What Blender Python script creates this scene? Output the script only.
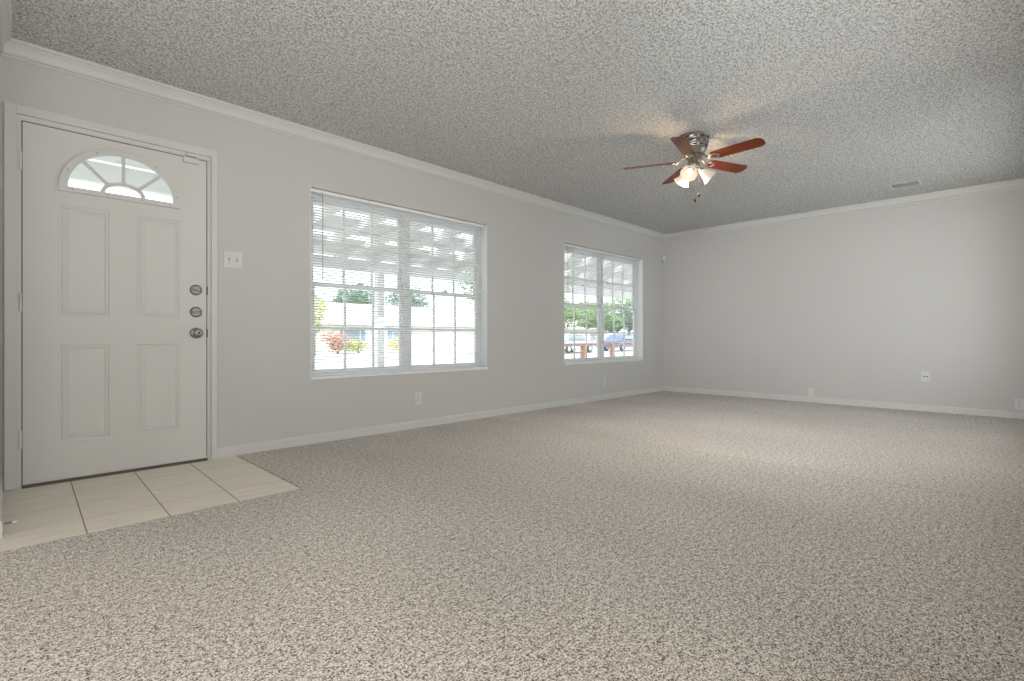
import bpy, bmesh, math, random
from mathutils import Vector, Matrix
from mathutils.geometry import tessellate_polygon
PI = math.pi
S = bpy.context.scene
H = 2.477
for o in list(bpy.data.objects): bpy.data.objects.remove(o)

# ------------------------------------------------------------ camera
cam = bpy.data.objects.new('camera', bpy.data.cameras.new('camera'))
S.collection.objects.link(cam); S.camera = cam
cam.data.sensor_width = 36; cam.data.lens = 36*503.6/1024
cam.data.shift_y = -2.24/1024
cam.data.clip_start = 0.02; cam.data.clip_end = 400
cam.location = (0, -3.9242, 0.8332)
cam.rotation_euler = (PI/2, 0, .7803-PI/2)

# ------------------------------------------------------------ world, sun, exposure
w = bpy.data.worlds.new('sky'); S.world = w; w.use_nodes = True
bg = w.node_tree.nodes['Background']
bg.inputs[0].default_value = (.86, .93, 1.0, 1); bg.inputs[1].default_value = 2.8
def light(name, kind, loc, rot, energy, col=(1,1,1), **k):
    d = bpy.data.lights.new(name, kind); d.energy = energy; d.color = col
    for a, b in k.items(): setattr(d, a, b)
    o = bpy.data.objects.new(name, d); S.collection.objects.link(o)
    o.location = loc; o.rotation_euler = rot; return o
light('sun', 'SUN', (0, -10, 20), (math.radians(38), 0, math.radians(-28)), 6.0, (1, .96, .9), angle=.02)
# added area fills: two at made-up right-hand wall windows, one in the hall
LP = dict(w3=8, w4=50, w5=38, low=48, entry=34, far_fill=490, spot=6.5, ceil_fill=128, bulb=8.5, shade=.68)   # powers
light('unseen_fill_3', 'AREA', (2.75, -4.03, 1.3), (-PI/2, 0, 0), LP['w3'], (.97, .98, 1), shape='RECTANGLE', size=2.3, size_y=1.7)
light('unseen_fill_4', 'AREA', (5.75, -4.03, 1.3), (-PI/2, 0, 0), LP['w4'], (.97, .98, 1), shape='RECTANGLE', size=2.3, size_y=1.7)
light('unseen_fill_5', 'AREA', (-2.8, -3.6, 1.3), (0, -PI/2, 0), LP['w5'], (1, .97, .91), shape='RECTANGLE', size=1.9, size_y=2.8)
light('low_fill', 'POINT', (.3, -4.9, 1.1), (0, 0, 0), LP['low'], (1, .97, .92), shadow_soft_size=.25)  # added fill behind the camera, no lamp stands there
light('entry_fill', 'POINT', (-.35, -2.9, 1.3), (0, 0, 0), LP['entry'], (1, .97, .92), shadow_soft_size=.3)  # added fill for the tile and door, without a fixture
light('floor_fill', 'SPOT', (3.975, -2.081, 1.92), (0, 0, 0), LP['spot']*9, (1, .96, .9), shadow_soft_size=.12, spot_size=math.radians(130), spot_blend=1)  # added fill for the carpet, hung below the fan apart from its bulbs
light('fan_light_kit', 'POINT', (4.005, -2.035, H-.345), (0, 0, 0), LP['bulb'], (1, .70, .42), shadow_soft_size=.035)
fl = light('far_wall_fill', 'SPOT', (.1, -3.96, 1.7), (0, 0, 0), LP['far_fill'], (.97, .985, 1), shadow_soft_size=.2, spot_size=math.radians(60), spot_blend=1)  # added beam that brightens the far wall
fl.rotation_euler = (Vector((7.4, -2.1, 1.3))-Vector((.1, -3.96, 1.7))).to_track_quat('-Z', 'Y').to_euler()
bf = light('ceiling_fill', 'SPOT', (.15, -4.4, 1.1), (0, 0, 0), LP['ceil_fill'], (1, .98, .94), shadow_soft_size=.2, spot_size=math.radians(85), spot_blend=1)  # added beam that brightens the ceiling near the camera
bf.rotation_euler = (Vector((1.0, -2.1, H))-Vector((.15, -4.4, 1.1))).to_track_quat('-Z', 'Y').to_euler()
S.view_settings.view_transform = 'Standard'; S.view_settings.look = 'None'
S.view_settings.gamma = 1; S.view_settings.use_curve_mapping = False
S.view_settings.exposure = 0.0

# ------------------------------------------------------------ materials
def nt(name):
    m = bpy.data.materials.new(name); m.use_nodes = True
    t = m.node_tree; b = t.nodes['Principled BSDF']; return m, t, b
def mat(name, col, rough=.5, metal=0, bump=0, bscale=50, var=0, vscale=5, spec=.5, coat=0, emit=None, estr=0, bdist=.002):
    m, t, b = nt(name)
    b.inputs['Base Color'].default_value = (*col, 1); b.inputs['Roughness'].default_value = rough
    b.inputs['Metallic'].default_value = metal; b.inputs['Specular IOR Level'].default_value = spec
    b.inputs['Coat Weight'].default_value = coat
    if emit: b.inputs['Emission Color'].default_value = (*emit, 1); b.inputs['Emission Strength'].default_value = estr
    tc = t.nodes.new('ShaderNodeTexCoord')
    n = t.nodes.new('ShaderNodeTexNoise'); n.inputs['Scale'].default_value = vscale; n.inputs['Detail'].default_value = 3
    t.links.new(tc.outputs['Object'], n.inputs['Vector'])
    r = t.nodes.new('ShaderNodeMapRange'); r.inputs['To Min'].default_value = 1-max(var, .01); r.inputs['To Max'].default_value = 1+max(var, .01)
    t.links.new(n.outputs['Fac'], r.inputs['Value'])
    mx = t.nodes.new('ShaderNodeVectorMath'); mx.operation = 'SCALE'; mx.inputs[0].default_value = col
    t.links.new(r.outputs[0], mx.inputs['Scale']); t.links.new(mx.outputs[0], b.inputs['Base Color'])
    if bump:
        n2 = t.nodes.new('ShaderNodeTexNoise'); n2.inputs['Scale'].default_value = bscale; n2.inputs['Detail'].default_value = 4
        t.links.new(tc.outputs['Object'], n2.inputs['Vector'])
        bp = t.nodes.new('ShaderNodeBump'); bp.inputs['Strength'].default_value = bump; bp.inputs['Distance'].default_value = bdist
        t.links.new(n2.outputs['Fac'], bp.inputs['Height']); t.links.new(bp.outputs[0], b.inputs['Normal'])
    return m
M = {}
M['wall'] = mat('painted orange peel wall', (.58, .566, .548), .75, bump=.55, bscale=42, bdist=.006, var=.02, vscale=1.2, spec=.25)
M['trim'] = mat('white semi gloss trim', (.64, .635, .61), .42, var=.015, spec=.4)
M['door'] = mat('painted white steel door', (.655, .645, .62), .5, bump=.15, bscale=180, bdist=.0006, spec=.35)
M['white'] = mat('white plastic', (.66, .655, .63), .4)
M['vinyl'] = mat('white vinyl window', (.85, .86, .86), .35)
M['slat'] = mat('white aluminium slats', (.82, .82, .83), .4)
M['dark'] = mat('dark slot', (.03, .028, .025), .7)
M['gap'] = mat('dark weatherstrip', (.055, .045, .03), .8)
M['bronze'] = mat('dark threshold', (.16, .13, .10), .45, metal=.6)
M['nickel'] = mat('satin nickel', (.30, .285, .26), .45, metal=1, var=.05, vscale=30)
M['nickel2'] = mat('brushed nickel fan metal', (.36, .33, .30), .38, metal=1, var=.06, vscale=20)
M['chrome'] = mat('bright screw', (.8, .8, .78), .2, metal=1)
M['screw'] = mat('screw head', (.35, .33, .3), .4, metal=.7)
M['wand'] = mat('clear grey wand', (.42, .43, .44), .25)
M['concrete'] = mat('pale concrete', (.60, .59, .57), .9, var=.08, vscale=3)
M['porch_paint'] = mat('porch paint', (.85, .84, .83), .7, var=.04)
M['siding'] = mat('pale house brick', (.80, .76, .72), .9, var=.08, vscale=4)
M['roof'] = mat('pale shingles', (.62, .60, .58), .95, var=.12, vscale=6)
M['shutter'] = mat('blue shutters', (.18, .28, .45), .6)
M['glassdark'] = mat('far window glass', (.25, .28, .3), .15)
M['rail'] = mat('red brown rail', (.50, .20, .13), .7, var=.1)
M['bark'] = mat('bark', (.22, .17, .12), .9, var=.2, vscale=8)
M['asphalt'] = mat('street', (.40, .39, .38), .95, var=.08, vscale=2)
M['tyre'] = mat('tyre', (.03, .03, .03), .8)
def leafmat(name, col): return mat(name, col, .7, var=.45, vscale=2.5, spec=.2)
M['leaf'] = leafmat('green leaves', (.20, .32, .12)); M['leaf2'] = leafmat('dark green leaves', (.10, .19, .11))
M['leafred'] = leafmat('reddish leaves', (.48, .25, .18)); M['leafyel'] = leafmat('yellow green leaves', (.50, .50, .20))
M['grass'] = mat('sunlit lawn', (.47, .48, .41), .95, var=.2, vscale=1.5)

def mixnoise(t, s1, s2, s3):
    """three sizes of grain summed, so that the grain still reads further away"""
    tc = t.nodes.new('ShaderNodeTexCoord'); last = None
    for sc_, w_ in ((s1, .50), (s2, .34), (s3, .16)):
        n = t.nodes.new('ShaderNodeTexNoise'); n.inputs['Scale'].default_value = sc_; n.inputs['Detail'].default_value = 1.5; n.inputs['Roughness'].default_value = .6
        t.links.new(tc.outputs['Object'], n.inputs['Vector'])
        m = t.nodes.new('ShaderNodeMath'); m.operation = 'MULTIPLY_ADD'; m.inputs[1].default_value = w_; m.inputs[2].default_value = 0
        t.links.new(n.outputs['Fac'], m.inputs[0])
        if last: t.links.new(last.outputs[0], m.inputs[2])
        last = m
    return tc, last.outputs[0]
def popcorn():
    m, t, b = nt('popcorn ceiling')
    b.inputs['Roughness'].default_value = .95; b.inputs['Specular IOR Level'].default_value = .1
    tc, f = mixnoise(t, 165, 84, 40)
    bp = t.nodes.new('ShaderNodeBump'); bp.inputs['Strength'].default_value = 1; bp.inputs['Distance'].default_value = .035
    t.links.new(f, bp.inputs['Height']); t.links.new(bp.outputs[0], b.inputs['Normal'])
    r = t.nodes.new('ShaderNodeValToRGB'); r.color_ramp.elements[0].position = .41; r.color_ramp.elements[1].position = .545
    r.color_ramp.elements[0].color = (.34, .34, .336, 1); r.color_ramp.elements[1].color = (.99, .99, .98, 1)  # pits painted darker, as shade between the grains
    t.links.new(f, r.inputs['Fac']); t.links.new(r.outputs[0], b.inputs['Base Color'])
    return m
M['popcorn'] = popcorn()
def carpetmat():
    m, t, b = nt('greige fleck carpet')
    b.inputs['Roughness'].default_value = 1; b.inputs['Specular IOR Level'].default_value = .05
    b.inputs['Sheen Weight'].default_value = .15
    tc, fac = mixnoise(t, 250, 118, 44)
    r = t.nodes.new('ShaderNodeValToRGB'); e = r.color_ramp.elements
    e[0].position = .41; e[0].color = (.045, .034, .026, 1)
    e[1].position = .565; e[1].color = (.88, .825, .755, 1)
    k = e.new(.485); k.color = (.44, .395, .35, 1)
    t.links.new(fac, r.inputs['Fac'])
    # brushed pile: broad streaks left by vacuuming, and the seam where two widths of carpet meet
    l = t.nodes.new('ShaderNodeTexNoise'); l.inputs['Scale'].default_value = 1.1; l.inputs['Detail'].default_value = 3
    mp = t.nodes.new('ShaderNodeMapping'); mp.inputs['Scale'].default_value = (1.0, .45, 1); mp.inputs['Rotation'].default_value = (0, 0, .5)
    t.links.new(tc.outputs['Object'], mp.inputs[0]); t.links.new(mp.outputs[0], l.inputs['Vector'])
    mr = t.nodes.new('ShaderNodeMapRange'); mr.inputs['From Min'].default_value = .3; mr.inputs['From Max'].default_value = .7
    mr.inputs['To Min'].default_value = .90; mr.inputs['To Max'].default_value = 1.10
    t.links.new(l.outputs['Fac'], mr.inputs['Value'])
    sp = t.nodes.new('ShaderNodeSeparateXYZ'); t.links.new(tc.outputs['Object'], sp.inputs[0])
    g = t.nodes.new('ShaderNodeMath'); g.operation = 'GREATER_THAN'; g.inputs[1].default_value = 3.59; t.links.new(sp.outputs[0], g.inputs[0])
    g2 = t.nodes.new('ShaderNodeMapRange'); g2.inputs['To Min'].default_value = .985; g2.inputs['To Max'].default_value = 1.03; t.links.new(g.outputs[0], g2.inputs['Value'])
    cm = t.nodes.new('ShaderNodeMath'); cm.operation = 'COMPARE'; cm.inputs[1].default_value = 3.59; cm.inputs[2].default_value = .007; t.links.new(sp.outputs[0], cm.inputs[0])
    g3 = t.nodes.new('ShaderNodeMapRange'); g3.inputs['To Min'].default_value = 1; g3.inputs['To Max'].default_value = .80; t.links.new(cm.outputs[0], g3.inputs['Value'])
    p1 = t.nodes.new('ShaderNodeMath'); p1.operation = 'MULTIPLY'; t.links.new(mr.outputs[0], p1.inputs[0]); t.links.new(g2.outputs[0], p1.inputs[1])
    p2 = t.nodes.new('ShaderNodeMath'); p2.operation = 'MULTIPLY'; t.links.new(p1.outputs[0], p2.inputs[0]); t.links.new(g3.outputs[0], p2.inputs[1])
    sc = t.nodes.new('ShaderNodeVectorMath'); sc.operation = 'SCALE'
    t.links.new(r.outputs[0], sc.inputs[0]); t.links.new(p2.outputs[0], sc.inputs['Scale']); t.links.new(sc.outputs[0], b.inputs['Base Color'])
    bp = t.nodes.new('ShaderNodeBump'); bp.inputs['Strength'].default_value = .6; bp.inputs['Distance'].default_value = .006
    t.links.new(fac, bp.inputs['Height']); t.links.new(bp.outputs[0], b.inputs['Normal'])
    return m
M['carpet'] = carpetmat()
def tilemat():
    m, t, b = nt('streaked greige ceramic tile')
    b.inputs['Roughness'].default_value = .38; b.inputs['Specular IOR Level'].default_value = .4
    tc = t.nodes.new('ShaderNodeTexCoord')
    mp = t.nodes.new('ShaderNodeMapping'); mp.inputs['Scale'].default_value = (3, 38, 3); t.links.new(tc.outputs['Object'], mp.inputs[0])
    n = t.nodes.new('ShaderNodeTexNoise'); n.inputs['Scale'].default_value = 1.6; n.inputs['Detail'].default_value = 5; t.links.new(mp.outputs[0], n.inputs['Vector'])
    r = t.nodes.new('ShaderNodeValToRGB'); e = r.color_ramp.elements
    e[0].position = .3; e[0].color = (.70, .645, .55, 1); e[1].position = .65; e[1].color = (.84, .785, .69, 1)
    t.links.new(n.outputs['Fac'], r.inputs[0]); t.links.new(r.outputs[0], b.inputs['Base Color'])
    return m
M['tile'] = tilemat(); M['grout'] = mat('brown grout', (.26, .215, .16), .95, var=.2, vscale=12)
def woodmat():
    m, t, b = nt('red mahogany blade')
    b.inputs['Roughness'].default_value = .38; b.inputs['Coat Weight'].default_value = .12; b.inputs['Coat Roughness'].default_value = .2; b.inputs['Specular IOR Level'].default_value = .25
    tc = t.nodes.new('ShaderNodeTexCoord')
    mp = t.nodes.new('ShaderNodeMapping'); mp.inputs['Scale'].default_value = (2, 40, 40); t.links.new(tc.outputs['Object'], mp.inputs[0])
    n = t.nodes.new('ShaderNodeTexNoise'); n.inputs['Scale'].default_value = 2; n.inputs['Detail'].default_value = 5; t.links.new(mp.outputs[0], n.inputs['Vector'])
    r = t.nodes.new('ShaderNodeValToRGB'); e = r.color_ramp.elements
    e[0].position = .3; e[0].color = (.06, .009, .002, 1); e[1].position = .7; e[1].color = (.22, .040, .009, 1)
    t.links.new(n.outputs['Fac'], r.inputs[0]); t.links.new(r.outputs[0], b.inputs['Base Color'])
    return m
M['wood'] = woodmat(); M['knob'] = mat('dark knob', (.05, .035, .03), .4)
def glassmat():
    m = bpy.data.materials.new('clear pane'); m.use_nodes = True; t = m.node_tree; t.nodes.clear()
    o = t.nodes.new('ShaderNodeOutputMaterial'); mx = t.nodes.new('ShaderNodeMixShader')
    tr = t.nodes.new('ShaderNodeBsdfTransparent'); tr.inputs[0].default_value = (.96, .98, .97, 1)
    g = t.nodes.new('ShaderNodeBsdfGlossy'); g.inputs['Roughness'].default_value = .02
    mx.inputs[0].default_value = .05
    t.links.new(tr.outputs[0], mx.inputs[1]); t.links.new(g.outputs[0], mx.inputs[2]); t.links.new(mx.outputs[0], o.inputs[0])
    return m
M['glass'] = glassmat()
def shademat(name, col, estr):
    m, t, b = nt(name)
    b.inputs['Base Color'].default_value = (.52, .48, .43, 1); b.inputs['Roughness'].default_value = .4
    b.inputs['Emission Color'].default_value = (*col, 1)
    tc = t.nodes.new('ShaderNodeTexCoord'); n = t.nodes.new('ShaderNodeTexNoise'); n.inputs['Scale'].default_value = 18
    t.links.new(tc.outputs['Object'], n.inputs['Vector'])
    r = t.nodes.new('ShaderNodeMapRange'); r.inputs['To Min'].default_value = LP['shade']*estr*.9; r.inputs['To Max'].default_value = LP['shade']*estr*1.1
    t.links.new(n.outputs['Fac'], r.inputs['Value']); t.links.new(r.outputs[0], b.inputs['Emission Strength'])
    return m
M['shade_lit'] = shademat('lit frosted glass shade', (1, .74, .48), .60)
M['shade_dim'] = shademat('dim frosted glass shade', (1, .70, .52), .10)
M['bulb'] = shademat('glowing bulb', (1, .90, .72), 1.7)
M['car_pale'] = mat('pale blue car paint', (.45, .55, .70), .25, coat=.6)
M['car_dark'] = mat('dark blue car paint', (.10, .15, .28), .25, coat=.6)

# ------------------------------------------------------------ mesh helpers
class MB:
    def __init__(s): s.v = []; s.f = []
    def add(s, vs, fs):
        k = len(s.v); s.v += [Vector(p) for p in vs]; s.f += [tuple(i+k for i in f) for f in fs]; return s
    def box(s, x0, x1, y0, y1, z0, z1):
        return s.add([(x0,y0,z0),(x1,y0,z0),(x1,y1,z0),(x0,y1,z0),(x0,y0,z1),(x1,y0,z1),(x1,y1,z1),(x0,y1,z1)],
                     [(0,3,2,1),(4,5,6,7),(0,1,5,4),(1,2,6,5),(2,3,7,6),(3,0,4,7)])
    def tube(s, pts, r, n=10, cap=True):
        pts = [Vector(p) for p in pts]; rs = r if isinstance(r, (list, tuple)) else [r]*len(pts)
        vs = []; fs = []
        up = None
        for i, p in enumerate(pts):
            d = (pts[min(i+1, len(pts)-1)]-pts[max(i-1, 0)]).normalized()
            if up is None: up = d.orthogonal().normalized()
            up = (up-d*up.dot(d)).normalized(); sd = d.cross(up)
            for k in range(n):
                a = 2*PI*k/n; vs.append(p+(up*math.cos(a)+sd*math.sin(a))*rs[i])
        for i in range(len(pts)-1):
            for k in range(n):
                a = i*n+k; b = i*n+(k+1) % n; fs.append((a, b, b+n, a+n))
        if cap: fs += [tuple(range(n))[::-1], tuple(range((len(pts)-1)*n, len(pts)*n))]
        return s.add(vs, fs)
    def lathe(s, prof, n=32, mtx=None, cap=True):      # prof: (r, z)
        vs = []; fs = []
        for r, z in prof:
            for k in range(n):
                a = 2*PI*k/n; p = Vector((r*math.cos(a), r*math.sin(a), z)); vs.append(mtx @ p if mtx else p)
        for i in range(len(prof)-1):
            for k in range(n):
                a = i*n+k; b = i*n+(k+1) % n; fs.append((a, b, b+n, a+n))
        if cap: fs += [tuple(range(n))[::-1], tuple(range((len(prof)-1)*n, len(prof)*n))]
        return s.add(vs, fs)
    def shift(s, d): d = Vector(d); s.v = [p+d for p in s.v]; return s
    def xf(s, m): s.v = [m @ p for p in s.v]; return s
def link(o, parent=None):
    S.collection.objects.link(o)
    if parent: o.parent = parent
    return o
def obj(name, mb, m, parent=None, bevel=0, smooth=False, loc=None, recalc=True, seg=2):
    me = bpy.data.meshes.new(name); me.from_pydata([tuple(p) for p in mb.v], [], mb.f); me.update()
    if recalc:
        b = bmesh.new(); b.from_mesh(me); bmesh.ops.recalc_face_normals(b, faces=b.faces); b.to_mesh(me); b.free()
    me.materials.append(M[m] if isinstance(m, str) else m)
    o = bpy.data.objects.new(name, me); link(o, parent)
    if loc: o.location = loc
    if smooth:
        for p in me.polygons: p.use_smooth = True
        e = o.modifiers.new('edges', 'EDGE_SPLIT'); e.split_angle = math.radians(40)
    if bevel:
        e = o.modifiers.new('bevel', 'BEVEL'); e.width = bevel; e.segments = seg; e.limit_method = 'ANGLE'
    return o
def tag(o, label=None, cat=None, group=None, kind=None):
    if label: o['label'] = label
    if cat: o['category'] = cat
    if group: o['group'] = group
    if kind: o['kind'] = kind
    return o
def thing(name, loc, label, cat, rz=0, group=None, kind=None):
    o = bpy.data.objects.new(name, None); link(o); o.location = loc; o.rotation_euler = (0, 0, rz); o.empty_display_size = .05
    return tag(o, label, cat, group, kind)
def struct(name, mb, m, label=None, cat=None, **k): return tag(obj(name, mb, m, **k), label, cat, kind='structure')
def copy_tree(o, parent=None):
    c = o.copy(); S.collection.objects.link(c)
    if parent: c.parent = parent
    for ch in [x for x in S.objects if x.parent == o]: copy_tree(ch, c)
    return c
def holed(mb, outer, holes, y0, y1, back_holes=None):
    """plate in the xz plane with holes; front at y0, back at y1; hole sides between them"""
    bh = holes if back_holes is None else back_holes
    for y, hs in ((y0, holes), (y1, bh)):
        loops = [outer]+hs
        flat = [p for l in loops for p in l]
        tris = tessellate_polygon([[Vector((p[0], p[1], 0)) for p in l] for l in loops])
        mb.add([(p[0], y, p[1]) for p in flat], [tuple(t) for t in tris])
    for l in [outer]+bh:
        n = len(l); mb.add([(p[0], y0, p[1]) for p in l]+[(p[0], y1, p[1]) for p in l], [(i, (i+1) % n, (i+1) % n+n, i+n) for i in range(n)])
    return mb
def rect(x0, x1, z0, z1): return [(x0, z0), (x1, z0), (x1, z1), (x0, z1)]
def weld(o):
    b = bmesh.new(); b.from_mesh(o.data); bmesh.ops.remove_doubles(b, verts=b.verts, dist=1e-5)
    bmesh.ops.recalc_face_normals(b, faces=b.faces); b.to_mesh(b_ := o.data); b.free(); return o

# ------------------------------------------------------------ room shell
H = 2.477; LX = 7.40; RY = -4.06; TW = .15
DX0, DX1, DZ0, DZ1 = .076, .983, .017, 2.047
W1 = (1.705, 3.59, .507, 2.03); W2 = (4.882, 6.754, .502, 2.02)
mb = holed(MB(), rect(-.16, LX+.15, -.12, H+.1), [rect(DX0-.03, DX1+.03, -.019, DZ1+.03), rect(*W1), rect(*W2)], 0, TW)
weld(struct('wall_front', mb, 'wall', 'white textured wall with the entry door and two windows', 'wall', recalc=False))
struct('wall_far', MB().box(LX, LX+.15, -4.21, 0, -.12, H+.1), 'wall', 'blank white textured wall at the far end of the room', 'wall')
struct('wall_left', MB().box(-.135, -.014, -.93, 0, -.12, H+.1), 'wall', 'short white wall beside the hinge side of the entry door', 'wall')
mb = holed(MB(), rect(1.0, LX, -.12, H+.1), [rect(1.6, 3.9, .45, 2.15), rect(4.6, 6.9, .45, 2.15)], RY, RY-.15)
weld(struct('wall_right', mb, 'wall', recalc=False))
struct('wall_hall', MB().box(-2.9, -.135, -.93, -.81, -.12, H+.1), 'wall')
struct('wall_hall_end', MB().box(-3.02, -2.9, -6.6, -.81, -.12, H+.1), 'wall')
struct('wall_back', MB().box(-3.02, 1.12, -6.72, -6.6, -.12, H+.1), 'wall')
struct('wall_hall_side', MB().box(1.0, 1.12, -6.6, -4.21, -.12, H+.1), 'wall')
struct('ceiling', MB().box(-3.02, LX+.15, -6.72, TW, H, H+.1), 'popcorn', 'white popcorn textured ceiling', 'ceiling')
struct('roof_slab', MB().box(-3.6, LX+.7, -7.2, .5, H+.12, H+.24), 'roof', 'roof over the room', 'roof')
# carpet with a notch for the tiled entry
TX, TY = 1.172, -1.125
car = [(-3.02, -6.72), (LX+.05, -6.72), (LX+.05, .0), (TX, 0), (TX, TY), (-.07, TY), (-.07, -.9), (-3.02, -.9)]
mb = MB(); n = len(car); tris = tessellate_polygon([[Vector((x, y, 0)) for x, y in car]])
for z in (0, -.012): mb.add([(x, y, z) for x, y in car], [tuple(t) for t in tris])
mb.add([(x, y, 0) for x, y in car]+[(x, y, -.012) for x, y in car], [(i, (i+1) % n, (i+1) % n+n, i+n) for i in range(n)])
weld(struct('floor', mb, 'carpet', 'greige flecked wall to wall carpet', 'carpet', recalc=False))
struct('floor_slab', MB().box(-3.02, LX+.15, -6.72, TW, -.12, -.0125), 'grout', 'grout bed under tiles and carpet', 'floor')
# tiled entry: one thing for every tile would be pattern; the tiles are one surface
mb = MB(); g = .0022
xs = [-.014, .27, .57, .87, TX]; ys = [.04, -.27, -.57, -.87, TY]
def jx(x, y): return x+(.022*(y+.35) if .1 < x < 1.1 else 0)
for i in range(4):
    for j in range(4):
        y1 = ys[j]-g*.6; y0 = ys[j+1]+(g*.6 if j < 3 else 0); r_ = g if i < 3 else .007
        q = [(jx(xs[i], y0)+g, y0), (jx(xs[i+1], y0)-r_, y0), (jx(xs[i+1], y1)-r_, y1), (jx(xs[i], y1)+g, y1)]
        mb.add([(x, y, z) for z in (-.0124, -.003) for x, y in q], [(0,3,2,1),(4,5,6,7),(0,1,5,4),(1,2,6,5),(2,3,7,6),(3,0,4,7)])
struct('floor_grout', MB().box(-.014, TX-.006, TY, .04, -.0124, -.0034), 'grout', 'brown grout between the entry tiles', 'grout')
struct('floor_tile', mb, 'tile', 'greige ceramic tiles laid before the entry door', 'tile floor', bevel=.0008, seg=1)

def molding(name, P0, P1, nrm, prof, m0, m1, m, label=None, cat=None):
    P0 = Vector((*P0, 0)); P1 = Vector((*P1, 0)); nr = Vector((*nrm, 0)); d = (P1-P0).normalized(); n = len(prof); vs = []
    for P, s, mm in ((P0, 1, m0), (P1, -1, m1)):
        for q, z in prof: vs.append(P+nr*q+d*(s*mm*q)+Vector((0, 0, z)))
    fs = [(i, (i+1) % n, (i+1) % n+n, i+n) for i in range(n)]+[tuple(range(n)), tuple(range(n, 2*n))[::-1]]
    return struct(name, MB().add(vs, fs), m, label, cat)
CP = [(0,-.098),(.009,-.098),(.013,-.093),(.012,-.088),(.004,-.0855),(.004,-.083),(.013,-.080),(.015,-.075),(.012,-.070),(.004,-.0675),(.005,-.062),(.010,-.050),(.018,-.037),(.027,-.027),(.031,-.0225),(.031,-.018),(.040,-.016),(.044,-.010),(.044,0),(0,0)]
CP = [(q, z+H-.0005) for q, z in CP]
CPL = CP
molding('trim_1', (-.014, 0), (LX, 0), (0, -1), CP, 1, 1, 'trim', 'white crown moulding above the window wall', 'moulding')
molding('trim_2', (LX, 0), (LX, RY), (-1, 0), CP, 1, 1, 'trim', 'white crown moulding above the far wall', 'moulding')
molding('trim_3', (-.014, 0), (-.014, -.93), (1, 0), CPL, 1, 0, 'trim', 'white crown moulding along the short left wall', 'moulding')
molding('trim_4', (1.0, RY), (LX, RY), (0, 1), CP, 0, 1, 'trim', 'white crown moulding at the right edge', 'moulding')
BP = [(0,-.01),(.012,-.01),(.012,.052),(.011,.060),(.008,.066),(.004,.071),(0,.073)]
molding('baseboard_front', (1.046, 0), (LX, 0), (0, -1), BP, 0, 1, 'trim', 'white baseboard below the windows', 'baseboard')
molding('baseboard_far', (LX, 0), (LX, RY), (-1, 0), BP, 1, 1, 'trim', 'white baseboard along the far wall', 'baseboard')
molding('baseboard_left', (-.014, 0), (-.014, -.93), (1, 0), BP, 0, 0, 'trim', 'white baseboard on the short left wall', 'baseboard')
molding('baseboard_right', (1.0, RY), (LX, RY), (0, 1), BP, 0, 1, 'trim')

# ------------------------------------------------------------ entry door
dr = thing('door_1', (.532, 0, 0), 'white four panel entry door with a fan shaped window', 'door', kind='structure')
OFF = (-.532, 0, 0)
EZ = 1.722
def arc(a, b, n=36, zc=EZ, xc=.527, t0=0, t1=PI): return [(xc+a*math.cos(t0+(t1-t0)*i/n), zc+b*math.sin(t0+(t1-t0)*i/n)) for i in range(n+1)]
hole = arc(.282, .262)
panels = [(.226, .457, .967, 1.615), (.597, .825, .967, 1.612), (.226, .457, .227, .795), (.597, .825, .227, .795)]
yf, yb = .006, .048
mb = holed(MB(), rect(DX0, DX1, DZ0, DZ1), [hole]+[rect(*p) for p in panels], yf, yb, back_holes=[hole])
for (a, b, c, d) in panels:
    rings = [(0, 0), (.004, .0045), (.014, .0055), (.017, .0015), (.020, .0058), (.026, .0058), (.046, .0005)]
    vs = []; fs = []
    for ins, dep in rings:
        for x, z in rect(a+ins, b-ins, c+ins, d-ins): vs.append((x, yf+dep, z))
    for i in range(len(rings)-1):
        for k in range(4): fs.append((i*4+k, i*4+(k+1) % 4, i*4+4+(k+1) % 4, i*4+4+k))
    e = (len(rings)-1)*4; fs.append((e, e+1, e+2, e+3)); mb.add(vs, fs)
weld(obj('door_slab', mb.shift(OFF), 'door', dr, recalc=False))
# fan window: frame, sunburst grille, pane, screws
def ringplate(outer, inner, y0, y1):
    m_ = MB(); n = len(outer)
    vs = [(x, y, z) for y in (y0, y1) for l in (outer, inner) for x, z in l]
    fs = []
    for i in range(n-1):
        fs += [(i, i+1, n+i+1, n+i), (2*n+i, 2*n+i+1, 3*n+i+1, 3*n+i), (i, i+1, 2*n+i+1, 2*n+i), (n+i, n+i+1, 3*n+i+1, 3*n+i)]
    fs += [(0, n, 3*n, 2*n), (n-1, 2*n-1, 4*n-1, 3*n-1)]
    return m_.add(vs, fs)
fr = ringplate(arc(.302, .276), arc(.261, .237), -.010, .014)
fr.box(.225, .829, -.010, .014, 1.692, EZ+.001)
ff = obj('fan_window_frame', fr.shift(OFF), 'trim', dr, bevel=.002)
gr = ringplate(arc(.112, .078, 24), arc(.090, .057, 24), -.004, .012)
for a in (PI/2, math.radians(43), math.radians(137)):
    d = Vector((math.cos(a), 0, math.sin(a)*.92)); nrm = Vector((-d.z, 0, d.x)).normalized()
    p0 = Vector((.527+.100*math.cos(a), 0, EZ+.068*math.sin(a))); p1 = Vector((.527, 0, EZ))+d*.264
    q = [p0-nrm*.0095, p1-nrm*.0095, p1+nrm*.0095, p0+nrm*.0095]
    gr.add([(p.x, y, p.z) for y in (-.003, .011) for p in q], [(0,1,2,3),(7,6,5,4),(0,1,5,4),(1,2,6,5),(2,3,7,6),(3,0,4,7)])
obj('fan_window_grille', gr.shift(OFF), 'trim', ff)
pn = arc(.281, .261); n = len(pn); mb = MB()
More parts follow.
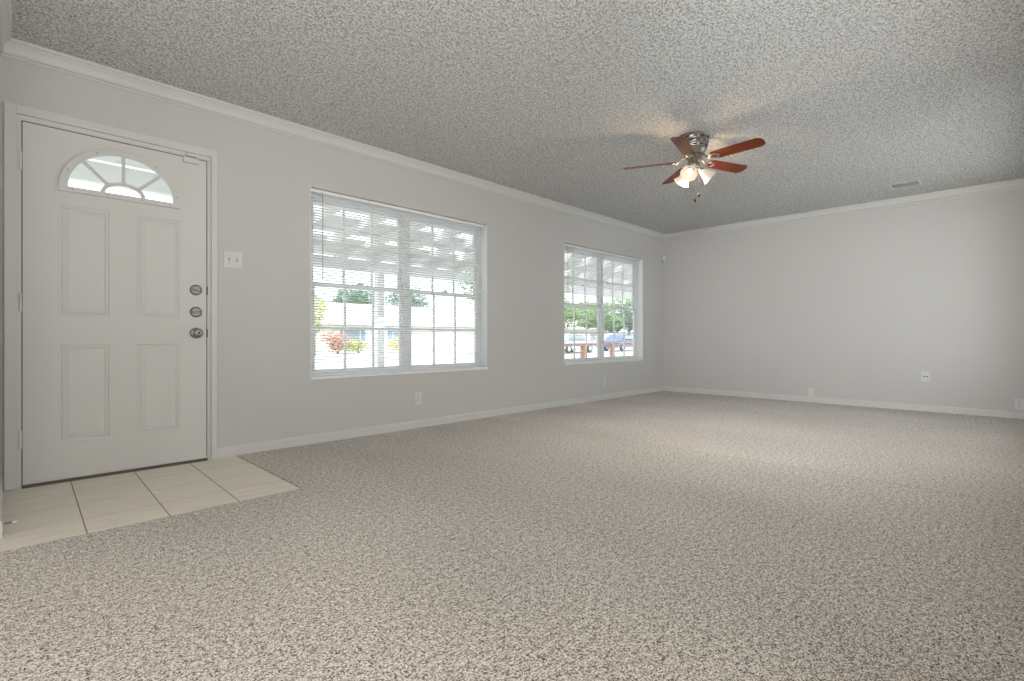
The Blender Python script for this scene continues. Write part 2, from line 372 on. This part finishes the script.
mb.add([(x, y, z) for y in (.018, .022) for x, z in pn], [tuple(range(n)), tuple(range(n, 2*n))[::-1]]+[(i, (i+1) % n, (i+1) % n+n, i+n) for i in range(n)])
obj('pane', mb.shift(OFF), 'glass', ff)
for x, z in [(.527+.281*math.cos(a), EZ+.257*math.sin(a)) for a in (.16, .95, 2.05, 2.75)]+[(.29, 1.706), (.45, 1.706), (.62, 1.706), (.77, 1.706)]:
    obj('screw', MB().lathe([(.0042, 0), (.0042, .0016), (.002, .0024)], 10, Matrix.Translation((x-.532, -.0098, z)) @ Matrix.Rotation(PI/2, 4, 'X')), 'screw', ff)
# locks
def rot_y(x, z): return Matrix.Translation((x-.532, yf, z)) @ Matrix.Rotation(PI/2, 4, 'X')
for z in (1.160, 1.011):
    mt = rot_y(.920, z)
    dl = obj('deadbolt', MB().lathe([(.036, -.001), (.036, .005), (.034, .009), (.029, .012), (.027, .013), (.0265, .011), (.002, .011)], 32, mt), 'nickel', dr, smooth=True)
    tm = MB().box(-.022, .022, .011, .026, -.006, .006)
    obj('thumb_turn', tm.xf(Matrix.Translation((.920-.532, yf, z)) @ Matrix.Rotation(.35 if z > 1.1 else .0, 4, 'Y') @ Matrix.Scale(-1, 4, (0, 1, 0))), 'nickel', dl, bevel=.003)
kb = obj('door_knob', MB().lathe([(.037, -.001), (.037, .005), (.033, .009), (.015, .012), (.012, .03), (.018, .036), (.027, .043), (.030, .053), (.0285, .062), (.022, .068), (.010, .070), (.002, .070)], 32, rot_y(.921, .869)), 'nickel', dr, smooth=True)
obj('lock_button', MB().lathe([(.006, .069), (.006, .073), (.003, .075)], 14, rot_y(.921, .869)), 'dark', kb)
for z in (1.826, 1.035, .267):
    hg = obj('hinge', MB().tube([(.0655-.532, -.004, z-.052), (.0655-.532, -.004, z+.052)], .0055, 12), 'trim', dr, smooth=True)
    for k in range(3): hg_ = None
    obj('hinge_leaf', MB().box(.058-.532, .0735-.532, -.0012, .004, z-.05, z+.05), 'trim', hg)
# jamb, casing, threshold, weatherstrip
mb = MB().box(.056, .0715, .0005, .14, -.0125, DZ1+.006).box(DX1+.0045, DX1+.020, .0005, .14, -.0125, DZ1+.006).box(.056, DX1+.020, .0005, .14, DZ1+.0045, DZ1+.020)
obj('jamb', mb.shift(OFF), 'trim', dr)
mb = MB().box(.0712, .0765, .012, .05, 0, DZ1).box(DX1-.001, DX1+.005, .012, .05, 0, DZ1).box(.072, DX1+.004, .012, .05, DZ1-.001, DZ1+.005)
obj('weatherstrip', mb.shift(OFF), 'gap', dr)
for z in (1.160, .869): obj('strike_plate', MB().box(DX1+.001, DX1+.006, -.0015, .012, z-.028, z+.028).shift(OFF), 'dark', dr)
mb = MB().box(.072, DX1+.004, -.022, .14, -.0125, .004).box(.072, DX1+.004, -.006, .14, .004, .010)
obj('threshold', mb.shift(OFF), 'bronze', dr, bevel=.002)
obj('door_sweep', MB().box(DX0, DX1, -.0005, .0058, .012, .024).shift(OFF), 'door', dr, bevel=.001)
cz = DZ1+.022
def casing():
    m_ = MB()
    # profile across the casing: inner thin bead then flat board
    def strip(x0, x1, z0, z1, t): m_.box(x0, x1, -t, 0, z0, z1)
    strip(.003, .052, -.003, cz+.060, .016); strip(.052, .060, -.003, cz+.005, .005)
    strip(1.009, 1.046, -.003, cz+.060, .016); strip(1.001, 1.009, -.003, cz+.005, .005)
    strip(.052, 1.009, cz+.011, cz+.060, .016); strip(.052, 1.009, cz-.012, cz+.011, .004)
    return m_
obj('door_casing', casing().shift(OFF), 'trim', dr, bevel=.0025)
# fan-shaped daylight side: storm step outside is part of the porch below

# ------------------------------------------------------------ windows
def window(name, W, label):
    x0, x1, z0, z1 = W; xc = (x0+x1)/2
    wd = thing(name, (xc, 0, z0), label, 'window', kind='structure')
    o = (-xc, 0, -z0)
    f = .042; ya, yb_ = .092, .148
    fm = MB().box(x0, x0+f, ya, yb_, z0, z1).box(x1-f, x1, ya, yb_, z0, z1).box(x0+f, x1-f, ya, yb_, z1-f, z1).box(x0+f, x1-f, ya, yb_, z0, z0+.035)
    fm.box(xc-.03, xc+.03, ya-.006, yb_, z0+.035, z1-f)
    obj('window_frame', fm.shift(o), 'vinyl', wd, bevel=.002)
    obj('window_sill', MB().box(x0-.0, x1+.0, -.012, ya, z0, z0+.020).shift(o), 'vinyl', wd, bevel=.003)
    obj('jamb_liner', MB().box(x0, x0+.005, -.001, ya, z0+.02, z1).box(x1-.005, x1, -.001, ya, z0+.02, z1).shift(o), 'vinyl', wd)
    zm = (z0+z1)/2+.008; st = .036
    for a, b in ((x0+f, xc-.03), (xc+.03, x1-f)):
        for (c, d, y0, y1, nm) in ((zm-.018, z1-f, .122, .142, 'upper_sash'), (z0+.035, zm+.018, .098, .118, 'lower_sash')):
            s = MB().box(a, a+st, y0, y1, c, d).box(b-st, b, y0, y1, c, d).box(a+st, b-st, y0, y1, d-.036, d).box(a+st, b-st, y0, y1, c, c+.036)
            so = obj(nm, s.shift(o), 'vinyl', wd, bevel=.002)
            ga, gb, gc, gd = a+st, b-st, c+.036, d-.036
            g_ = MB(); ym = (y0+y1)/2
            for k in (1, 2): xx = ga+(gb-ga)*k/3; g_.box(xx-.010, xx+.010, ym-.006, ym+.006, gc, gd)
            zz = (gc+gd)/2; g_.box(ga, gb, ym-.0055, ym+.0055, zz-.012, zz+.012)
            obj('muntins', g_.shift(o), 'vinyl', so)
            obj('pane', MB().box(ga-.004, gb+.004, ym-.002, ym+.002, gc-.004, gd+.004).shift(o), 'glass', so)
            if nm == 'lower_sash':
                xm = (a+b)/2
                obj('sash_lock', MB().box(xm-.028, xm+.028, y0-.004, y0+.018, d, d+.007).box(xm-.010, xm+.022, y0-.006, y0+.012, d+.007, d+.013).shift(o), 'trim', so, bevel=.002)
    return wd
window('window_1', W1, 'near twin window with white grids beside the door')
window('window_2', W2, 'farther twin window with white grids near the room corner')
def blind(W, label, wand_x, group, cordx=None):
    x0, x1, z0, z1 = W; x0 += .008; x1 -= .013; xc = (x0+x1)/2
    b = thing('window_blind', (xc, .045, z1), label, 'window blind')
    o = (-xc, -.045, -z1); yc = .046
    obj('headrail', MB().box(x0, x1, yc-.014, yc+.014, z1-.027, z1-.001).shift(o), 'vinyl', b, bevel=.002)
    pit = .0215; zb = z0+.052; n = int((z1-.034-zb)/pit); m_ = MB(); tl = math.radians(12)
    for i in range(n+1):
        z = z1-.038-i*(z1-.038-zb-.016)/n
        vs = []
        for x in (x0+.002, x1-.002):
            for k in range(5):
                u = (k-2)/2*.0125; c = .0020*(1-(u/.0125)**2)
                vs.append((x, yc+u*math.cos(tl)+0, z-u*math.sin(tl)+c))
        m_.add(vs, [(k, k+1, k+6, k+5) for k in range(4)])
    so = obj('slats', m_.shift(o), 'slat', b, recalc=False)
    sd = so.modifiers.new('thickness', 'SOLIDIFY'); sd.thickness = .0005
    obj('bottom_rail', MB().box(x0+.002, x1-.002, yc-.012, yc+.012, zb-.007, zb+.003).shift(o), 'slat', b, bevel=.002)
    for t in (.06, .355, .645, .94):
        x = x0+(x1-x0)*t; c = MB()
        for yy in (yc-.0135, yc+.0135): c.tube([(x, yy, z1-.02), (x, yy, zb)], .0006, 4)
        obj('ladder_cord', c.shift(o), 'slat', b)
    wp = obj('tilt_wand', MB().tube([(wand_x, .022, z1-.035), (wand_x, .022, 1.30)], .0035, 6).shift(o), 'wand', b)
    obj('wand_hook', MB().tube([(wand_x, yc-.012, z1-.016), (wand_x, .024, z1-.018), (wand_x, .022, z1-.036)], .0018, 6).shift(o), 'wand', wp)
    if cordx:
        lc = obj('lift_cord', MB().tube([(cordx, .026, z1-.02), (cordx, .026, 1.31)], .0012, 5).shift(o), 'wand', b)
        obj('cord_tassel', MB().lathe([(.002, 0), (.006, -.025), (.006, -.032)], 10, Matrix.Translation((cordx, .026, 1.31))).shift(o), 'white', lc)
blind(W1, 'open white mini blind hanging in the near window beside the door', 1.815, None)
blind(W2, 'open white mini blind hanging in the far window near the corner', 4.985, None, 5.10)
# unseen windows, added in the right-hand wall to go with the area fills
for i, (a, b) in enumerate(((1.6, 3.9), (4.6, 6.9))):
    wd = thing('window_%d' % (i+3), ((a+b)/2, RY-.1, .45), 'unseen wide window added for the fill light in the wall beside the camera', 'window', kind='structure'); o = (-(a+b)/2, -(RY-.1), -.45)
    f_ = MB()
    for q in ((a, a+.05, .45, 2.15), (b-.05, b, .45, 2.15), (a+.05, b-.05, .45, .5), (a+.05, b-.05, 2.1, 2.15), ((a+b)/2-.03, (a+b)/2+.03, .5, 2.1)):
        f_.box(q[0], q[1], RY-.13, RY-.09, q[2], q[3])
    obj('window_frame', f_.shift(o), 'vinyl', wd)
    obj('pane', MB().box(a+.04, b-.04, RY-.112, RY-.108, .49, 2.11).shift(o), 'glass', wd)

# ------------------------------------------------------------ wall plates
def plate(name, loc, rz, w_, h_, kind, label, cat, t=.006):
    p = thing(name, loc, label, cat, rz)          # local: faces -Y
    obj('cover_plate', MB().box(-w_/2, w_/2, -t, .0, -h_/2, h_/2), 'white', p, bevel=.0025)
    def screw(x, z): obj('screw', MB().lathe([(.0034, 0), (.0034, .0012), (.001, .0018)], 10, Matrix.Translation((x, -t+.0002, z)) @ Matrix.Rotation(PI/2, 4, 'X')), 'screw', p)
    if kind == 'duplex':
        for s in (1, -1):
            rc = obj('receptacle', MB().lathe([(.0165, 0), (.0165, .0018), (.015, .0024)], 20, Matrix.Translation((0, -t, s*.0195)) @ Matrix.Scale(.86, 4, (0, 0, 1)) @ Matrix.Rotation(PI/2, 4, 'X')), 'trim', p)
            sl = MB().box(-.0075, -.0050, -t-.0027, -t-.001, s*.0195-.001, s*.0195+.007).box(.0050, .0075, -t-.0027, -t-.001, s*.0195-.001, s*.0195+.007)
            sl.box(-.002, .002, -t-.0027, -t-.001, s*.0195-.0105, s*.0195-.006)
            obj('slots', sl, 'dark', rc)
        screw(0, 0)
    elif kind == 'jack':
        for x in (-.0125, .0135): obj('jack', MB().lathe([(.0075, 0), (.0075, .004), (.005, .006), (.002, .006)], 16, Matrix.Translation((x, -t, 0)) @ Matrix.Rotation(PI/2, 4, 'X')), 'dark', p)
        screw(0, .04); screw(0, -.04)
    elif kind == 'switch':
        for x in (-.026, .026):
            sw = obj('switch_slot', MB().box(x-.0052, x+.0052, -t-.0006, -t+.001, -.0125, .0125), 'screw', p)
            obj('toggle', MB().add([(x-.004, -t, -.002), (x+.004, -t, -.002), (x+.004, -t, .010), (x-.004, -t, .010), (x-.003, -t-.012, .007), (x+.003, -t-.012, .007), (x+.003, -t-.011, .012), (x-.003, -t-.011, .012)], [(0,3,2,1),(4,5,6,7),(0,1,5,4),(1,2,6,5),(2,3,7,6),(3,0,4,7)]), 'white', sw)
            screw(x, .030); screw(x, -.030)
    else:
        screw(0, .035); screw(0, -.035)
    return p
plate('light_switch', (1.147, 0, 1.390), 0, .120, .118, 'switch', 'white double toggle light switch plate between the door and the near window', 'light switch')
plate('wall_outlet', (2.717, 0, .272), 0, .074, .118, 'duplex', 'white duplex outlet low on the wall under the near window', 'outlet')
plate('wall_outlet', (5.735, 0, .235), 0, .072, .118, 'duplex', 'white duplex outlet low on the wall under the farther window', 'outlet')
plate('wall_outlet', (LX, -3.99, .150), -PI/2, .074, .118, 'duplex', 'white duplex outlet on the far wall at the right edge', 'outlet')
plate('jack_plate', (LX, -3.235, .397), -PI/2, .074, .118, 'jack', 'white wall plate with two dark jacks on the far wall', 'wall plate')
plate('blank_plate', (LX, -2.078, .130), -PI/2, .066, .104, 'blank', 'small blank white plate touching the far baseboard top', 'wall plate', t=.016)
# motion sensor in the corner
ms = thing('motion_sensor', (LX-.034, -.014, 2.085), 'small white motion sensor high in the corner of the room', 'motion sensor', -PI/4)
mt = Matrix.Scale(.62, 4, (0, 1, 0))
obj('sensor_bracket', MB().box(-.030, .004, -.022, .012, -.054, .034), 'screw', ms, bevel=.003)
obj('sensor_body', MB().lathe([(.004, -.048), (.019, -.041), (.027, -.024), (.030, 0), (.028, .026), (.021, .040), (.004, .046)], 24, Matrix.Translation((0, -.030, 0)) @ mt), 'white', ms, smooth=True)
obj('sensor_lens', MB().lathe([(.003, -.018), (.014, -.014), (.018, 0), (.014, .014), (.003, .018)], 16, Matrix.Translation((0, -.045, -.016)) @ mt), 'trim', ms, smooth=True)
# contact sensor at door head
cs = thing('contact_sensor', (.890, 0, 2.03), 'small white contact sensor at the top right of the entry door', 'sensor')
obj('magnet', MB().box(-.046, .040, -.018, .0055, -.020, .014), 'white', cs, bevel=.003)
obj('switch_housing', MB().box(-.030, .030, -.026, -.0005, .0245, .040), 'white', cs, bevel=.003)
# door stop
ds = thing('door_stop', (.002, -.845, .035), 'white tipped spring door stop above the tile at the left edge', 'door stop')
pts = [(.001+.0006*i*.85, .004*math.cos(i*.9), .004*math.sin(i*.9)) for i in range(46)]
obj('spring', MB().tube([(p[0]-.0, p[1], p[2]) for p in pts], .0011, 6), 'screw', ds)
obj('rubber_tip', MB().lathe([(.0045, .024), (.0065, .026), (.007, .038), (.005, .041), (.001, .042)], 14, Matrix.Rotation(PI/2, 4, 'Y')), 'white', ds, smooth=True)
# ceiling register
vt = thing('ceiling_vent', (6.78, -3.125, H), 'white rectangular air register in the ceiling near the far wall', 'air vent')
fm = MB(); L2, W_2 = .135, .095
fm.box(-W_2, -W_2+.02, -L2, L2, -.004, 0).box(W_2-.02, W_2, -L2, L2, -.004, 0).box(-W_2+.02, W_2-.02, -L2, -L2+.022, -.004, 0).box(-W_2+.02, W_2-.02, L2-.022, L2, -.004, 0)
obj('vent_frame', fm, 'white', vt, bevel=.001)
obj('duct', MB().box(-W_2+.02, W_2-.02, -L2+.022, L2-.022, -.0012, -.0002), 'dark', vt)
for i in range(4):
    x = -W_2+.05+i*.03
    lv = MB().add([(x-.002, -L2+.022, -.0018), (x+.002, -L2+.022, -.0038), (x+.003, -L2+.022, -.0035), (x-.001, -L2+.022, -.0015), (x-.002, L2-.022, -.0018), (x+.002, L2-.022, -.0038), (x+.003, L2-.022, -.0035), (x-.001, L2-.022, -.0015)],
        [(0,1,2,3),(7,6,5,4),(0,1,5,4),(1,2,6,5),(2,3,7,6),(3,0,4,7)])
    obj('louver', lv, 'white', vt)
obj('damper_lever', MB().box(-.085, -.078, -.02, -.012, -.016, -.004), 'white', vt)

# ------------------------------------------------------------ ceiling fan
FX, FY = 3.975, -2.081
fan = thing('ceiling_fan', (FX, FY, H), 'brushed nickel ceiling fan with five red wood blades and three glass shades', 'ceiling fan')
hs = obj('motor_housing', MB().lathe([(.128, 0), (.130, -.006), (.126, -.012), (.118, -.018), (.115, -.034), (.119, -.038), (.119, -.044), (.113, -.048), (.108, -.064), (.112, -.068), (.112, -.074), (.105, -.078), (.099, -.096), (.102, -.100), (.102, -.106), (.094, -.111), (.086, -.130), (.074, -.143), (.060, -.150), (.001, -.150)], 48), 'nickel2', fan, smooth=True)
sl = MB()
for (r, z, n_, ph) in ((.1165, -.026, 12, 0), (.111, -.056, 12, .26), (.1025, -.087, 12, 0)):
    for k in range(n_):
        a = 2*PI*k/n_+ph
        sl.xf(Matrix.Identity(4)); b_ = MB().box(-.002, .003, -.017, .017, -.0055, .0055).xf(Matrix.Rotation(a, 4, 'Z') @ Matrix.Translation((r, 0, z))); sl.add(b_.v, b_.f)
obj('vent_slots', sl, 'dark', hs)
obj('flywheel', MB().lathe([(.001, -.150), (.066, -.151), (.070, -.156), (.070, -.168), (.062, -.173), (.001, -.173)], 36), 'nickel2', fan, smooth=True)
A0 = math.radians(265.7); ZB = -.192
pitch = Matrix.Rotation(math.radians(-13), 4, 'X')
out = [(.150, -.036), (.165, -.048), (.20, -.053), (.40, -.058), (.528, -.060), (.556, -.038), (.561, 0), (.556, .038), (.528, .060), (.40, .058), (.20, .053), (.165, .048), (.150, .036)]
n = len(out); bl = MB().add([(x, y, z) for z in (-.003, .003) for x, y in out], [tuple(range(n))[::-1], tuple(range(n, 2*n))]+[(i, (i+1) % n, (i+1) % n+n, i+n) for i in range(n)]).xf(pitch)
blade = obj('blade', bl, 'wood', fan, bevel=.0012, loc=(0, 0, ZB)); blade.rotation_euler.z = A0
ir = MB().tube([(.060, 0, -.162-ZB), (.085, 0, -.163-ZB), (.105, 0, -.180-ZB), (.125, 0, -.196-ZB), (.140, 0, -.200-ZB)], [.010, .009, .008, .009, .010], 10)
for s in (1, -1):
    ir.tube([tuple(pitch @ Vector((x, s*y, -.007))) for x, y in ((.136, .002), (.148, .018), (.165, .028), (.185, .030), (.203, .020), (.212, .002))], .0050, 8)
for (x, y) in ((.165, .026), (.165, -.026), (.212, 0)):
    ir.lathe([(.001, -.012), (.008, -.012), (.011, -.009), (.011, -.003)], 14, pitch @ Matrix.Translation((x, y, 0)))
iron = obj('blade_iron', ir, 'nickel2', fan, smooth=True, loc=(0, 0, ZB)); iron.rotation_euler.z = A0
for k in range(1, 5):
    for src in (blade, iron):
        c = src.copy(); S.collection.objects.link(c); c.parent = fan; c.rotation_euler = (0, math.radians({2: 1.6, 3: 2.4}.get(k, 0)), A0+k*2*PI/5)
obj('light_fitter', MB().lathe([(.001, -.173), (.030, -.174), (.034, -.196), (.034, -.204), (.046, -.210), (.054, -.220), (.055, -.250), (.048, -.264), (.030, -.274), (.012, -.278), (.008, -.286), (.001, -.289)], 36), 'nickel2', fan, smooth=True)
def shade(az, lit):
    root = fan
    a = math.radians(az); tilt = math.radians(49)      # from straight down
    d = Vector((math.cos(a)*math.sin(tilt), math.sin(a)*math.sin(tilt), -math.cos(tilt)))
    q = Vector((0, 0, -1)).rotation_difference(d).to_matrix().to_4x4()
    base = Vector((math.cos(a)*.050, math.sin(a)*.050, -.256)); T = Matrix.Translation(base+d*.004) @ q
    arm = obj('lamp_holder', MB().lathe([(.012, .01), (.014, -.004), (.024, -.010), (.026, -.030), (.024, -.032), (.001, -.032)], 20, T), 'nickel2', root, smooth=True)
    prof = [(.027, -.022), (.030, -.030), (.036, -.045), (.042, -.062), (.047, -.080), (.052, -.094), (.060, -.106), (.0665, -.113)]
    prof = prof+[(r-.003, z) for r, z in prof[::-1]]
    n_ = 36; m_ = MB(); vs = []; fs = []
    for r, z in prof:
        for k in range(n_):
            t = 2*PI*k/n_; rr = r*(1+(.03*math.cos(6*t) if z < -.1 else 0)); vs.append(T @ Vector((rr*math.cos(t), rr*math.sin(t), z)))
    for i in range(len(prof)-1):
        for k in range(n_): fs.append((i*n_+k, i*n_+(k+1) % n_, (i+1)*n_+(k+1) % n_, (i+1)*n_+k))
    sh = obj('glass_shade', m_.add(vs, fs), 'shade_lit' if lit else 'shade_dim', root, smooth=True)
    obj('bulb', MB().lathe([(.010, -.034), (.012, -.045), (.022, -.062), (.026, -.076), (.022, -.090), (.010, -.099), (.001, -.101)], 20, T), 'bulb' if lit else 'shade_dim', sh, smooth=True)
shade(190, True); shade(312, False); shade(70, True)
for (x, y, zl) in ((.006, -.040, -.484), (-.032, -.026, -.530)):
    ch = obj('pull_chain', MB().tube([(x*.7, y*.7, -.274), (x, y, -.29), (x, y, zl+.018)], .0009, 5), 'screw', fan)
    obj('chain_knob', MB().lathe([(.002, .018), (.007, .012), (.0095, .003), (.0095, -.004), (.006, -.011), (.001, -.013)], 16, Matrix.Translation((x, y, zl))), 'knob', ch, smooth=True)

# ------------------------------------------------------------ outside
GZ = -.25
struct('lawn', MB().box(-60, 110, .15, 140, GZ-.4, GZ), 'grass', 'sunlit pale green lawn outside', 'lawn')
struct('street', MB().box(-60, 110, 17, 24, GZ, GZ+.01), 'asphalt', 'pale street across the lawn', 'street')
struct('porch_floor', MB().box(-2.5, 16, .16, 4.1, GZ, -.14), 'concrete', 'pale concrete porch slab', 'porch')
pr_ = thing('porch_roof', (9, 2, 2.2), 'white slatted porch cover outside the windows', 'porch roof', kind='structure'); o = (-9, -2, -2.2)
obj('beam', MB().box(2.0, 16, 3.82, 3.96, 1.97, 2.15).shift(o), 'porch_paint', pr_, bevel=.005)
for i in range(23):
    x = 2.1+i*.6
    obj('rafter', MB().add([(x, .2, 2.42), (x+.05, .2, 2.42), (x+.05, 4.2, 2.10), (x, 4.2, 2.10), (x, .2, 2.54), (x+.05, .2, 2.54), (x+.05, 4.2, 2.22), (x, 4.2, 2.22)], [(0,3,2,1),(4,5,6,7),(0,1,5,4),(1,2,6,5),(2,3,7,6),(3,0,4,7)]).shift(o), 'porch_paint', pr_)
m_ = MB()
for i in range(21):
    y = .22+i*.19; z = 2.54-(y-.2)*.08
    if i in (4, 9, 14): continue
    m_.box(2.0, 16, y, y+.188, z, z+.02)
obj('roof_boards', m_.shift(o), 'porch_paint', pr_)
er = thing('entry_roof', (0, 1.2, 2.6), 'white entry roof outside the door', 'porch roof', kind='structure')
obj('fascia_beam', MB().box(-2.5, 1.95, 1.15, 1.25, -.26, -.06), 'porch_paint', er)
obj('roof_deck', MB().box(-2.5, 1.95, -.2, 1.25, -.02, .05), 'porch_paint', er)
pp = thing('porch_post', (4.61, 3.89, -.14), 'white square porch post outside the near window', 'post')
obj('post_shaft', MB().box(-.065, .065, -.06, .06, 0, 2.11), 'porch_paint', pp, bevel=.008)
obj('post_base', MB().box(-.085, .085, -.08, .08, 0, .14), 'porch_paint', pp, bevel=.006)
rl = thing('porch_railing', (11.83, 3.9, -.14), 'red brown porch railing outside the far window', 'railing'); X0, X1 = -2.66, 2.66
obj('top_rail', MB().box(X0, X1, -.045, .045, .775, .845), 'rail', rl, bevel=.006)
obj('bottom_rail', MB().box(X0, X1, -.02, .02, .10, .15), 'rail', rl, bevel=.004)
for k in range(5): x = X0+k*1.33; obj('railing_post', MB().box(x-.05, x+.05, -.045, .045, 0, .775), 'rail', rl, bevel=.005)
# neighbour house
hz = thing('house', (26, 38, GZ), 'pale single storey house with blue shutters across the street', 'house')
obj('wall', MB().box(-13, 12, 0, 9, 0, 2.35), 'siding', hz)
obj('roof', MB().add([(-13.6, -.7, 2.3), (12.6, -.7, 2.3), (12.6, 9.7, 2.3), (-13.6, 9.7, 2.3), (-13.6, 4.5, 4.5), (12.6, 4.5, 4.5), (-13.6, -.7, 2.42), (12.6, -.7, 2.42)],
    [(0,1,7,6), (6,7,5,4), (2,3,4,5), (0,3,2,1), (0,6,4,3), (1,2,5,7)]), 'roof', hz)
for x in (-3.95, .85):
    wf = obj('window', MB().box(x-.75, x+.75, -.06, .02, .75, 2.05), 'porch_paint', hz)
    obj('pane', MB().box(x-.66, x+.66, -.08, -.05, .84, 1.96), 'glassdark', wf)
    for s in (-1, 1): obj('shutter', MB().box(x+s*.98-.21, x+s*.98+.21, -.08, .0, .72, 2.08), 'shutter', hz)
obj('front_door', MB().box(-7.5, -6.5, -.05, .02, .05, 2.1), 'porch_paint', hz)
h2 = thing('house', (62, 44, GZ), 'pale house with a low roof behind the trees at right', 'house')
obj('wall', MB().box(-9, 9, 0, 8, 0, 2.6), 'siding', h2)
obj('roof', MB().add([(-9.6, -.7, 2.5), (9.6, -.7, 2.5), (9.6, 8.7, 2.5), (-9.6, 8.7, 2.5), (-9.6, 4, 4.6), (9.6, 4, 4.6)], [(0,1,5,4), (2,3,4,5), (0,3,2,1), (0,4,3), (1,2,5)]), 'roof', h2)
for x in (-5, 0, 5): obj('window', MB().box(x-.7, x+.7, -.06, .02, .8, 2.1), 'glassdark', h2)
# plants
def crown(cx, cy, cz, rx, ry, rz, n_, s, seed, m_=None):
    rnd = random.Random(seed); m_ = m_ or MB(); vs = []; fs = []
    subs = [(Vector((rnd.uniform(-.6, .6), rnd.uniform(-.6, .6), rnd.uniform(-.55, .65))), rnd.uniform(.35, .6)) for _ in range(9)]
    for i in range(n_):
        c, r = subs[i % 9]
        d = Vector((rnd.gauss(0, 1), rnd.gauss(0, 1), rnd.gauss(0, 1))).normalized()*r*rnd.uniform(.65, 1)
        p = c+d; p = Vector((cx+p.x*rx, cy+p.y*ry, cz+p.z*rz))
        u = Vector((rnd.gauss(0, 1), rnd.gauss(0, 1), rnd.gauss(0, 1))).normalized(); v = u.orthogonal().normalized(); q = s*rnd.uniform(.6, 1.3)
        k = len(vs); vs += [p-u*q, p+v*q*.5, p+u*q, p-v*q*.5]; fs.append((k, k+1, k+2, k+3))
    return m_.add(vs, fs)
def tree(x, y, h, r, mt_, seed, label, n_=2600, group=None):
    t = thing('tree', (x, y, GZ), label, 'tree', group=group)
    tk = MB().tube([(0, 0, 0), (.05, .02, h*.25), (-.04, .05, h*.5), (0, 0, h*.75)], [.05*r+.06, .05*r+.02, .03*r+.02, .03], 9)
    for k in range(5):
        a = k*1.27+seed; tk.tube([(0, 0, h*.35), (math.cos(a)*r*.3, math.sin(a)*r*.3, h*.5), (math.cos(a)*r*.6, math.sin(a)*r*.6, h*.68)], [.06, .045, .02], 6)
    obj('trunk', tk, 'bark', t)
    obj('foliage', crown(0, 0, h*.66, r, r, h*.36, n_, .11+.03*r, seed), mt_, t, recalc=False)
tree(25.5, 54, 6.4, 2.6, 'leaf2', 1, 'dark green tree behind the left end of the facing house roof')
tree(31.5, 55, 8.4, 3.8, 'leaf2', 2, 'widest dark green tree behind the facing house roof, left of the porch post')
tree(39.0, 54, 8.4, 3.2, 'leaf2', 6, 'dark green tree behind the facing house roof, right of the porch post')
tree(13.0, 25.5, 3.6, .9, 'leafyel', 5, 'slender yellow green tree at the left edge of the near window', 500)
tree(22.4, 20, 7.2, 2.7, 'leaf', 3, 'light green tree high in the right half of the near window', 1800)
tree(43.0, 31, 5.6, 3.6, 'leaf', 4, 'bright green tree seen through the left half of the far window')
tree(51.3, 32, 6.2, 3.7, 'leaf', 7, 'green tree seen through the middle of the far window')
tree(60.0, 33, 5.6, 3.8, 'leaf2', 8, 'darker green tree at the right of the far window')
def bush(x, y, r, h, mt_, seed, label):
    t = thing('bush', (x, y, GZ), label, 'bush')
    st = MB()
    for k in range(6): a = k*1.05; st.tube([(0, 0, 0), (math.cos(a)*r*.3, math.sin(a)*r*.3, h*.4), (math.cos(a)*r*.5, math.sin(a)*r*.5, h*.7)], [.03, .02, .01], 5)
    obj('stems', st, 'bark', t); obj('foliage', crown(0, 0, h*.55, r, r, h*.5, 900, .10, seed), mt_, t, recalc=False)
bush(16.2, 29, 1.25, 1.6, 'leafred', 11, 'round reddish bush in front of the facing house')
bush(18.3, 30, 1.3, 1.05, 'leafyel', 12, 'wide yellow green bush right of the reddish one')
bush(21.8, 30, 1.3, 1.1, 'leafyel', 13, 'yellow green bush just right of the porch post')
# parked cars
def car(x, y, rz, paint, label):
    c = thing('car', (x, y, GZ), label, 'car', rz)
    side = [(-2.15, .35), (-2.2, .62), (-2.1, .88), (-1.55, .96), (-1.0, 1.38), (.35, 1.42), (1.0, .98), (1.95, .86), (2.15, .62), (2.12, .35)]
    prof = []
    for yy, k in ((-.78, 0), (-.84, 1), (.84, 1), (.78, 0)): prof.append((yy, k))
    vs = []; fs = []; n_ = len(side)
    for yy, k in prof:
        for (sx, sz) in side:
            t = .80 if sz > 1.2 else 1
            vs.append((sx*(1 if k else .985), yy*t, sz if k else .35+(sz-.35)*.97))
    for i in range(3):
        for j in range(n_): fs.append((i*n_+j, i*n_+(j+1) % n_, (i+1)*n_+(j+1) % n_, (i+1)*n_+j))
    fs += [tuple(range(n_)), tuple(range(3*n_, 4*n_))[::-1]]
    obj('body', MB().add(vs, fs), paint, c, bevel=.03)
    for s in (-1, 1):
        q = [(-1.35, 1.0), (-.95, 1.32), (.30, 1.35), (.80, 1.0)]
        obj('side_window', MB().add([(a, s*(.86 if b < 1.1 else .735), b) for a, b in q]+[(a, s*(.83 if b < 1.1 else .70), b) for a, b in q], [(0,1,2,3),(7,6,5,4),(0,1,5,4),(1,2,6,5),(2,3,7,6),(3,0,4,7)]), 'glassdark', c)
        for wx in (-1.35, 1.35):
            wh = obj('wheel', MB().lathe([(.16, -.1), (.30, -.1), (.33, -.06), (.33, .06), (.30, .1), (.16, .1)], 24, Matrix.Translation((wx, s*.76, .33)) @ Matrix.Rotation(PI/2, 4, 'X')), 'tyre', c, smooth=True)
            obj('hubcap', MB().lathe([(.001, -.105), (.18, -.10), (.18, .10), (.001, .105)], 16, Matrix.Translation((wx, s*.76, .33)) @ Matrix.Rotation(PI/2, 4, 'X')), 'chrome', wh)
car(29.5, 19.2, .05, 'car_pale', 'pale blue parked car seen behind the railing at left')
car(37.0, 19.5, .05, 'car_dark', 'dark blue parked car seen behind the railing at right')
